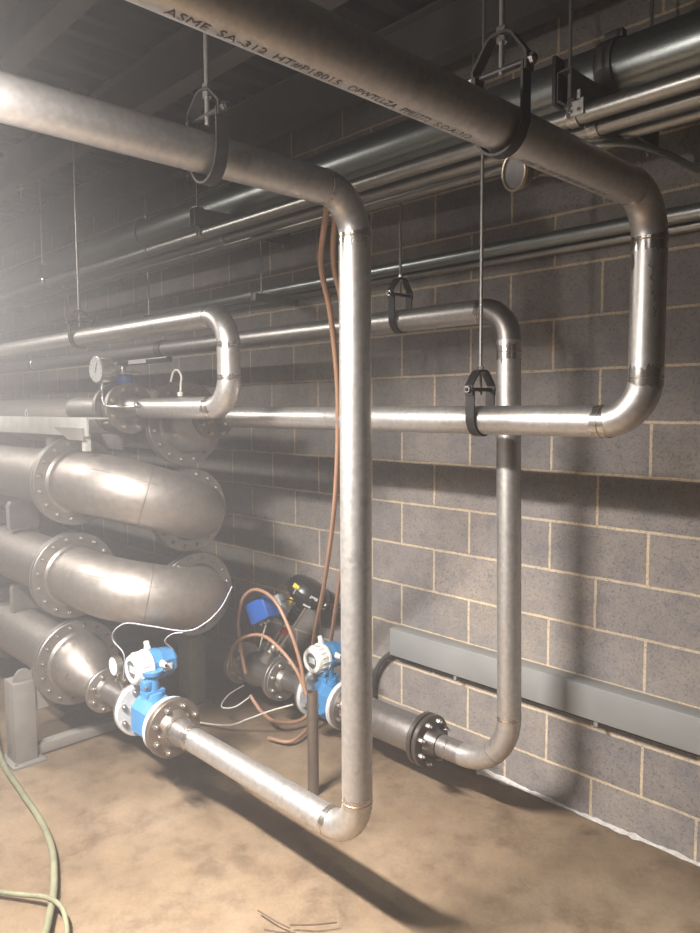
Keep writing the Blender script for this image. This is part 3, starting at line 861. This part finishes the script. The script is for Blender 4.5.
hose('flexible_conduit', 'dark flexible conduit leaving the left end of the wall trunking', 'conduit',
     [(-2.36, 2.60, .43), (-2.41, 2.60, .405), (-2.47, 2.60, .35), (-2.52, 2.60, .25), (-2.53, 2.60, .1), (-2.53, 2.60, -.015)], .013, 'greycond')
for i, (a, b_) in enumerate((((-1.825, 1.338, .006), (-1.69, 1.36, .006)), ((-1.70, 1.37, .006), (-1.60, 1.48, .01)), ((-1.74, 1.30, .006), (-1.66, 1.36, .006)))):
    a, b_ = V(a), V(b_)
    o = obj('twig', G().sweep(spline([a, (a + b_) / 2 + V((.008, -.006, .004)), b_], 4), .0025, 6), 'stick')
    tag(o, ('thin brown twig on the floor at the bottom edge, leftmost of three', 'brown twig angled toward the wall on the floor, rightmost of three', 'thin brown twig on the floor between its two neighbours')[i], 'twig', 'twigs on the floor')

# ================================================================== TRUNKING
T = thing('cable_trunking', 'grey steel cable trunking fixed low along the block wall', 'trunking', (-1, 2.6, .49))
for i, (xa_, xb_) in enumerate(((-2.372, -1.69), (-1.686, .2), (.204, 2.5))):
    g = G().box(((xa_ + xb_) / 2, 2.598, .491), (xb_ - xa_, .08, .134), .004)
    obj('cover', g, 'trunk', T)
obj('dark_gap_strip', G().box((.07, 2.62, .412), (4.86, .035, .024)), 'black', T)  # black strip puts the dark shaded gap beneath the covers into colour
for xx in (-1.98, -1.30, -.70):
    obj('seam_clip', G().box((xx, 2.60, .412), (.015, .06, .022)), 'trunk', T)

# salt crust along the wall foot
rnd = random.Random(12); g = G(); n = 90; lo = []; hi = []; ft = []
for i in range(n + 1):
    t = i / n; x = -1.93 + 2.3 * t
    q = .55 + .45 * math.sin(t * 23) * math.sin(t * 61 + 1)
    h = .003 + .012 * q * rnd.uniform(.5, 1.2) + (.010 if .02 < t < .09 else 0)
    wdt = .006 + .016 * q * rnd.uniform(.3, 1.3) + (.026 * rnd.uniform(.5, 1) if .02 < t < .09 else 0)
    hi.append((x, WY - .001, FZ + h + .006 * rnd.random())); lo.append((x, WY - wdt, FZ + .0015)); ft.append((x, WY - wdt * .45, FZ + h * .75))
g.add(lo + ft + hi, [(i, i + 1, n + 1 + i + 1, n + 1 + i) for i in range(n)] + [(n + 1 + i, n + 2 + i, 2 * n + 3 + i, 2 * n + 2 + i) for i in range(n)])
o = obj('salt_crust', g, 'salt'); o['kind'] = 'stuff'; tag(o, 'white crumbly salt crust along the foot of the block wall', 'salt crust')

# ================================================================== HANGERS
def clevis(label, c, axis, r, ztop_apex, zrod, w=.032, group=None, mat='black', drop=.0):
    """clevis hanger about a pipe centred c running along axis (XA or YA)"""
    r += drop * .35; c = V(c); axis = V(axis); s = axis.cross(ZA).normalized()
    T = thing('clevis_hanger', label, 'pipe hanger', c + ZA * (zrod - c.z), group)
    rr = r + .004; zb = (ztop_apex - c.z) * .62
    ww = rr + .004
    path = [c + s * ww * 1.0 + ZA * zb]
    path += [c + s * ww + ZA * .01]
    path += [c + s * (ww if k in (0, 12) else rr + .001) * math.cos(PI * k / 12) - ZA * (rr + drop) * math.sin(PI * k / 12) for k in range(13)]
    path += [c - s * ww + ZA * .01, c - s * ww * 1.0 + ZA * zb]
    obj('lower_strap', G().strap(path, axis, w, .005), mat, T)
    zt_ = ztop_apex - c.z
    w2 = ww + .006
    p2 = [c + s * w2 + ZA * (zb - .018), c + s * w2 + ZA * (zb + .012), c + s * .026 + ZA * (zt_ - .006), c + s * .014 + ZA * zt_,
          c - s * .014 + ZA * zt_, c - s * .026 + ZA * (zt_ - .006), c - s * w2 + ZA * (zb + .012), c - s * w2 + ZA * (zb - .018)]
    obj('yoke', G().strap(p2, axis, w * .9, .005), mat, T)
    cb = obj('cross_bolt', G().rod(c + s * (w2 + .016) + ZA * zb, c - s * (w2 + .016) + ZA * zb, .006, .001, 12), 'rod' if mat != 'black' else mat, T)
    for k in (1, -1):
        obj('nut', G().lathe(c + s * k * (w2 + .003) + ZA * zb, s * k, [(0, .011), (.009, .011)], 6), 'bolt', cb)
    obj('threaded_rod', G().cyl(c + ZA * (zt_ - .075), V((c.x, c.y, zrod)), .0055, 10), 'rod', T)
    for dz in (.004, -.014):
        obj('rod_nut', G().lathe(c + ZA * (zt_ + dz), ZA, [(0, .011), (.010, .011)], 6), 'bolt', T)
    return T
clevis('black clevis hanger around the stencilled overhead pipe at top centre-right', (xa, 1.215, zt), YA, R3, 2.337, 3.19, w=.028, drop=.004)
clevis('clevis hanger around the overhead pipe at top left', (xc, .955, zt2), YA, R3, 2.345, 3.19, drop=.012)
clevis('black clevis hanger on the mid-height pipe, held by a long thin rod', (-1.357, ya, zh), XA, R3, 1.745, 3.19)
clevis('black clevis hanger on the highest pipe along the block wall', (-2.025, yd, zdt), XA, R3, 2.155, 2.579)
clevis('dark clevis hanger on the overhead pipe at far left', (-3.60, ye, zet), XA, R3, 2.12, 3.19)

# ================================================================== OVERHEAD SERVICES
# big galvanised main
GM = thing('galvanised_main', 'large shiny galvanised main pipe along the ceiling at top right', 'pipe', (-2, 2.2, 2.657))
obj('pipe', G().cyl((-9.9, 2.2, 2.657), (2.55, 2.2, 2.657), .080, 40), 'galv', GM)
for xx in (-1.10, -4.0, -6.6):
    g = G().lathe((xx - .028, 2.2, 2.657), XA, [(0, .081), (.002, .089), (.054, .089), (.056, .081)], 40)
    cp = obj('coupling', g, 'trapmat' if xx > -2 else 'galv', GM)
    for k in (1, -1):
        obj('coupling_bolt', G().rod((xx - .02, 2.2 + .0, 2.657 + k * .100), (xx + .02, 2.2, 2.657 + k * .100), .009, .002, 8), 'bolt', cp)
        obj('coupling_ear', G().box((xx, 2.2, 2.657 + k * .10), (.06, .03, .03), .004), 'trapmat' if xx > -2 else 'galv', cp)
# conduits on trapeze
cl = ['upper of three parallel conduits running under the ceiling main', 'middle of three parallel conduits running under the ceiling main', 'lowest of three parallel conduits, farthest from the viewer and thinnest']
for i, (yy, zz, rr) in enumerate(((1.986, 2.468, .0265), (2.106, 2.468, .0265), (2.235, 2.474, .020))):
    T = thing('ceiling_conduit', cl[i], 'conduit', (-2, yy, zz), 'parallel ceiling conduits')
    obj('tube', G().cyl((-9.9, yy, zz), (2.55, yy, zz), rr, 24), 'emt', T)
    for xx in ((-3.6, -6.5) if i != 1 else (-3.35, -6.2)):
        obj('coupler', G().rod((xx - .03, yy, zz), (xx + .03, yy, zz), rr + .004, .002, 24), 'galv', T)
# two small conduits bending toward the wall at right
for i, dx in enumerate((0, .06)):
    o = obj('branch_conduit', G().sweep(spline([(-1.5, 2.10 + dx * .6, 2.455 - dx * .3), (-1.30, 2.10 + dx * .6, 2.455 - dx * .3), (-1.19 + dx * .3, 2.13 + dx * .5, 2.455 - dx * .3), (-1.10 + dx * .5, 2.20 + dx * .3, 2.455 - dx * .3), (-1.045 + dx * .5, 2.38, 2.45 - dx * .3), (-1.02 + dx * .5, 2.642, 2.44 - dx * .3)], 8), .010, 12), 'galv')
    tag(o, ('thin galvanised conduit bending to the wall at upper right, the nearer of two', 'thin galvanised conduit bending to the wall at upper right, the lower of two')[i], 'conduit', 'branch conduits at upper right')
# wall conduits
T = thing('wall_conduit', 'shiny galvanised conduit running along the upper block wall', 'conduit', (-2, 2.52, 2.268))
obj('tube', G().cyl((-9.9, 2.52, 2.268), (2.55, 2.52, 2.268), .0275, 24), 'galv', T)
for xx in (-3.4, -5.2): obj('coupler', G().rod((xx - .03, 2.52, 2.268), (xx + .03, 2.52, 2.268), .032, .002, 24), 'emt', T)
T = thing('wall_conduit', 'thinner conduit just below the shiny one on the upper block wall', 'conduit', (-2, 2.6, 2.243))
obj('tube', G().cyl((-9.9, 2.6, 2.243), (2.55, 2.6, 2.243), .019, 20), 'emt', T)

def trapeze(xx, ya_, yb_, z, label, rods=True, big=False):
    T = thing('trapeze_hanger', label, 'pipe hanger', (xx, (ya_ + yb_) / 2, 3.19), 'strut trapeze hangers under the ceiling services')
    g = G(); h = .041; H2 = .082; L = yb_ - ya_; yc_ = (ya_ + yb_) / 2
    g.box((xx, yc_, z - .0015), (h, L, .003)); g.box((xx - h / 2, yc_, z - H2 / 2), (.003, L, H2)); g.box((xx + h / 2, yc_, z - H2 / 2), (.003, L, H2))
    g.box((xx - h / 2 + .005, yc_, z - H2 + .001), (.01, L, .003)); g.box((xx + h / 2 - .005, yc_, z - H2 + .001), (.01, L, .003))
    obj('strut', g, 'trapmat', T)
    for yy in (ya_ + .03, yb_ - .03):
        r_ = obj('threaded_rod', G().cyl((xx, yy, z - H2 - .03), (xx, yy, 3.19), .0055, 10), 'rod', T)
        obj('nut', G().lathe((xx, yy, z - H2 - .014), ZA, [(0, .012), (.010, .012)], 6), 'bolt', r_)
        obj('washer', G().box((xx, yy, z + .004), (.04, .04, .006)), 'bolt', r_)
    if big:
        obj('end_plate', G().box((xx - .03, ya_ + .02, z - .02), (.012, .05, .135), .002), 'black', T)
    return T
ZS = 2.577
tl = ['dark strut trapeze with end plate at upper right under the galvanised main', 'strut trapeze under the conduits, second from the right', 'strut trapeze under the conduits, third from the right, near the left edge', 'strut trapeze under the conduits, farthest left']
for i, xx in enumerate((-1.11, -3.05, -4.92, -6.8)):
    T = trapeze(xx, 1.92, 2.50, ZS, tl[i], big=(i == 0))
    for yy, zz, rr in ((1.986, 2.468, .0265), (2.106, 2.468, .0265)):
        g = G().strap([V((xx + .0, yy + (rr + .003) * math.cos(a), zz - (rr + .003) * math.sin(a))) for a in [PI * k / 10 for k in range(11)]], XA, .03, .003)
        obj('conduit_clamp', g, 'bolt', T)
    for yy in (1.945, 2.046, 2.147):
        obj('clamp_bolt', G().rod((xx, yy, 2.450), (xx, yy, 2.497), .005, .001, 8), 'bolt', T)
T = thing('conduit_clip', 'pale metal clip on the conduit beside the upper right trapeze', 'clip', (-1.09, 1.95, 2.48))
obj('plate', G().box((-1.09, 1.952, 2.478), (.048, .005, .045), .001).box((-1.09, 1.952, 2.51), (.028, .005, .03), .001), 'white', T)
for k in (-1, 1):
    obj('screw', G().rod((-1.09 + .012 * k, 1.948, 2.468), (-1.09 + .012 * k, 1.942, 2.468), .005, .001, 8), 'bolt', T)
# wall strut supports for the lower wall conduits
for i, xx in enumerate((-3.15, -4.35, -5.6)):
    T = thing('conduit_support', ['strut support with one rod for the wall conduit right of the upper left elbow', 'strut support with one rod for the wall conduit above the far left hanger', 'strut support with one rod for the wall conduit near the left edge'][i], 'pipe hanger', (xx, 2.5, 3.19), 'rod supports for the wall conduit')
    obj('strut', G().box((xx, 2.492, 2.215), (.041, .296, .041), .002), 'trapmat', T)
    r_ = obj('threaded_rod', G().cyl((xx, 2.40, 2.19), (xx, 2.40, 3.19), .0055, 10), 'rod', T)
    obj('nut', G().lathe((xx, 2.40, 2.18), ZA, [(0, .012), (.012, .012)], 6), 'bolt', r_)
# beam clamps
for i, (xx, yy) in enumerate(((-.979, 2.32), (-3.7, 2.32), (-4.6, 1.72))):
    T = thing('beam_clamp', ['small shiny beam clamp on the ceiling beam at the upper right corner', 'small beam clamp on the ceiling beam left of the central pipe', 'small beam clamp on the ceiling beam at left'][i], 'clamp', (xx, yy, 2.98))
    obj('jaw', G().box((xx, yy - .01, 2.962), (.09 if i == 0 else .05, .03, .03), .004), 'bolt', T)
    obj('clamp_screw', G().rod((xx, yy - .01, 2.90), (xx, yy - .01, 2.948), .006, .001, 8), 'bolt', T)

# ================================================================== WORK LIGHT (hangs under pipe C just outside the frame)
LX, LY, LZ, LL = -1.88, .06, 2.28, .75
ld = V((.05, .50, -.86)).normalized(); lx_ = XA; lx_ = (XA - ld * XA.dot(ld)).normalized(); ly_ = ld.cross(lx_)
T = thing('batten_light', 'long lit batten lamp hung under the joists outside the frame at left', 'lamp', (LX, LY, LZ))
lc = V((LX, LY, LZ))
obj('housing', G().box(lc - ld * .03, (LL + .06, .10, .035), .005, lx_, ly_, ld), 'white', T)
obj('lens', G().box(lc - ld * .008, (LL, .07, .01), .003, lx_, ly_, ld), 'lens', T)
for k in (-1, 1):
    obj('suspension_wire', G().cyl(lc - ld * .045 + lx_ * .18 * k, V(lc - ld * .045 + lx_ * .18 * k) * 1 + ZA * .72, .002, 6), 'rod', T)

def light(name, kind, loc, energy, color, rot=None, **kw):
    l = bpy.data.lights.new(name, kind); l.energy = energy; l.color = color
    for k, v in kw.items(): setattr(l, k, v)
    o = bpy.data.objects.new(name, l); o.location = loc; COL.objects.link(o)
    if rot is not None: o.rotation_euler = rot
    return o
light('batten_light_beam', 'AREA', lc, 82, (1, .95, .91), Matrix((lx_, -ly_, -ld)).transposed().to_euler(), shape='RECTANGLE', size=LL, size_y=.07, spread=math.radians(106))
# bare bulb tied beside the overhead pipe, just outside the frame
m, nt, b = newmat('bulb_glass')
ou = nt.nodes['Material Output']; nt.nodes.remove(b)
ad = nt.nodes.new('ShaderNodeAddShader'); tr = nt.nodes.new('ShaderNodeBsdfTransparent'); em = nt.nodes.new('ShaderNodeEmission')
em.inputs[0].default_value = (1, .93, .86, 1); em.inputs[1].default_value = 20
lnk(nt, tr.outputs[0], ad.inputs[0]); lnk(nt, em.outputs[0], ad.inputs[1]); lnk(nt, ad.outputs[0], ou.inputs['Surface'])
M['bulb'] = m
BX, BY, BZ = -1.29, .32, 2.14
T = thing('bare_bulb', 'bare lit bulb hanging on a cord beside the overhead pipe outside the frame at left', 'lamp', (BX, BY, BZ))
obj('bulb', G().lathe((BX, BY, BZ - .04), ZA, [(0, .008), (.01, .024), (.03, .034), (.05, .034), (.08, .02), (.095, .014)], 24), 'bulb', T)
obj('socket', G().rod((BX, BY, BZ + .055), (BX, BY, BZ + .10), .018, .003, 16), 'black', T)
obj('cord', G().cyl((BX, BY, BZ + .10), (BX, BY, 3.19), .003, 8), 'black', T)
light('bare_bulb_glow', 'POINT', (BX, BY, BZ), 17, (1, .95, .92), shadow_soft_size=.03)
# unseen fill lamps, added behind and left of the viewer to lift the general light
def add_fill_lamp(x, y, e, col, label, rot=None):
    T = thing('unseen_fill_lamp', label, 'lamp', (x, y, 2.97))
    obj('housing', G().box((x, y, 2.955), (1.2, .16, .03), .005), 'white', T)
    obj('lens', G().box((x, y, 2.937), (1.15, .13, .008), .002), 'lens', T)
    light('unseen_fill_beam', 'AREA', (x, y, 2.925), e, col, rot, shape='RECTANGLE', size=1.15, size_y=.13)
add_fill_lamp(.3, -1.58, 5, (1, .95, .9), 'added fill lamp, unseen behind the viewer at right')
add_fill_lamp(-4.9, .0, 75, (1, .95, .9), 'added fill lamp, unseen over the left part of the basement')

w = bpy.data.worlds.new('world'); SC.world = w; w.use_nodes = True
bg = w.node_tree.nodes['Background']; bg.inputs[0].default_value = (.05, .05, .05, 1); bg.inputs[1].default_value = .0
HAZE = .05
if HAZE:
    vs = w.node_tree.nodes.new('ShaderNodeVolumeScatter')
    vs.inputs['Density'].default_value = HAZE; vs.inputs['Anisotropy'].default_value = .4
    vs.inputs['Color'].default_value = (.95, .93, .93, 1)
    w.node_tree.links.new(vs.outputs[0], w.node_tree.nodes['World Output'].inputs['Volume'])

# ================================================================== CAMERA
F, yaw, pitch, roll, H = 728.2135, .802041660, -.0812467237, -.0050737, 1.634
f = V((-math.sin(yaw) * math.cos(pitch), math.cos(yaw) * math.cos(pitch), math.sin(pitch)))
r = V((math.cos(yaw), math.sin(yaw), 0)); u = r.cross(f)
r, u = r * math.cos(roll) + u * math.sin(roll), -r * math.sin(roll) + u * math.cos(roll)
cam = bpy.data.cameras.new('camera'); co = bpy.data.objects.new('camera', cam); COL.objects.link(co)
cam.sensor_fit = 'HORIZONTAL'; cam.sensor_width = 36; cam.lens = F / 700 * 36; cam.clip_start = .02
mt = Matrix((r, u, -f)).transposed().to_4x4(); mt.translation = V((0, 0, H)); co.matrix_world = mt
SC.camera = co

SC.view_settings.view_transform = 'Standard'; SC.view_settings.look = 'None'
SC.view_settings.gamma = 1; SC.view_settings.exposure = .42
try: SC.view_settings.use_curve_mapping = False
except Exception: pass
SC.cycles.use_denoising = True
SC.cycles.max_bounces = 6
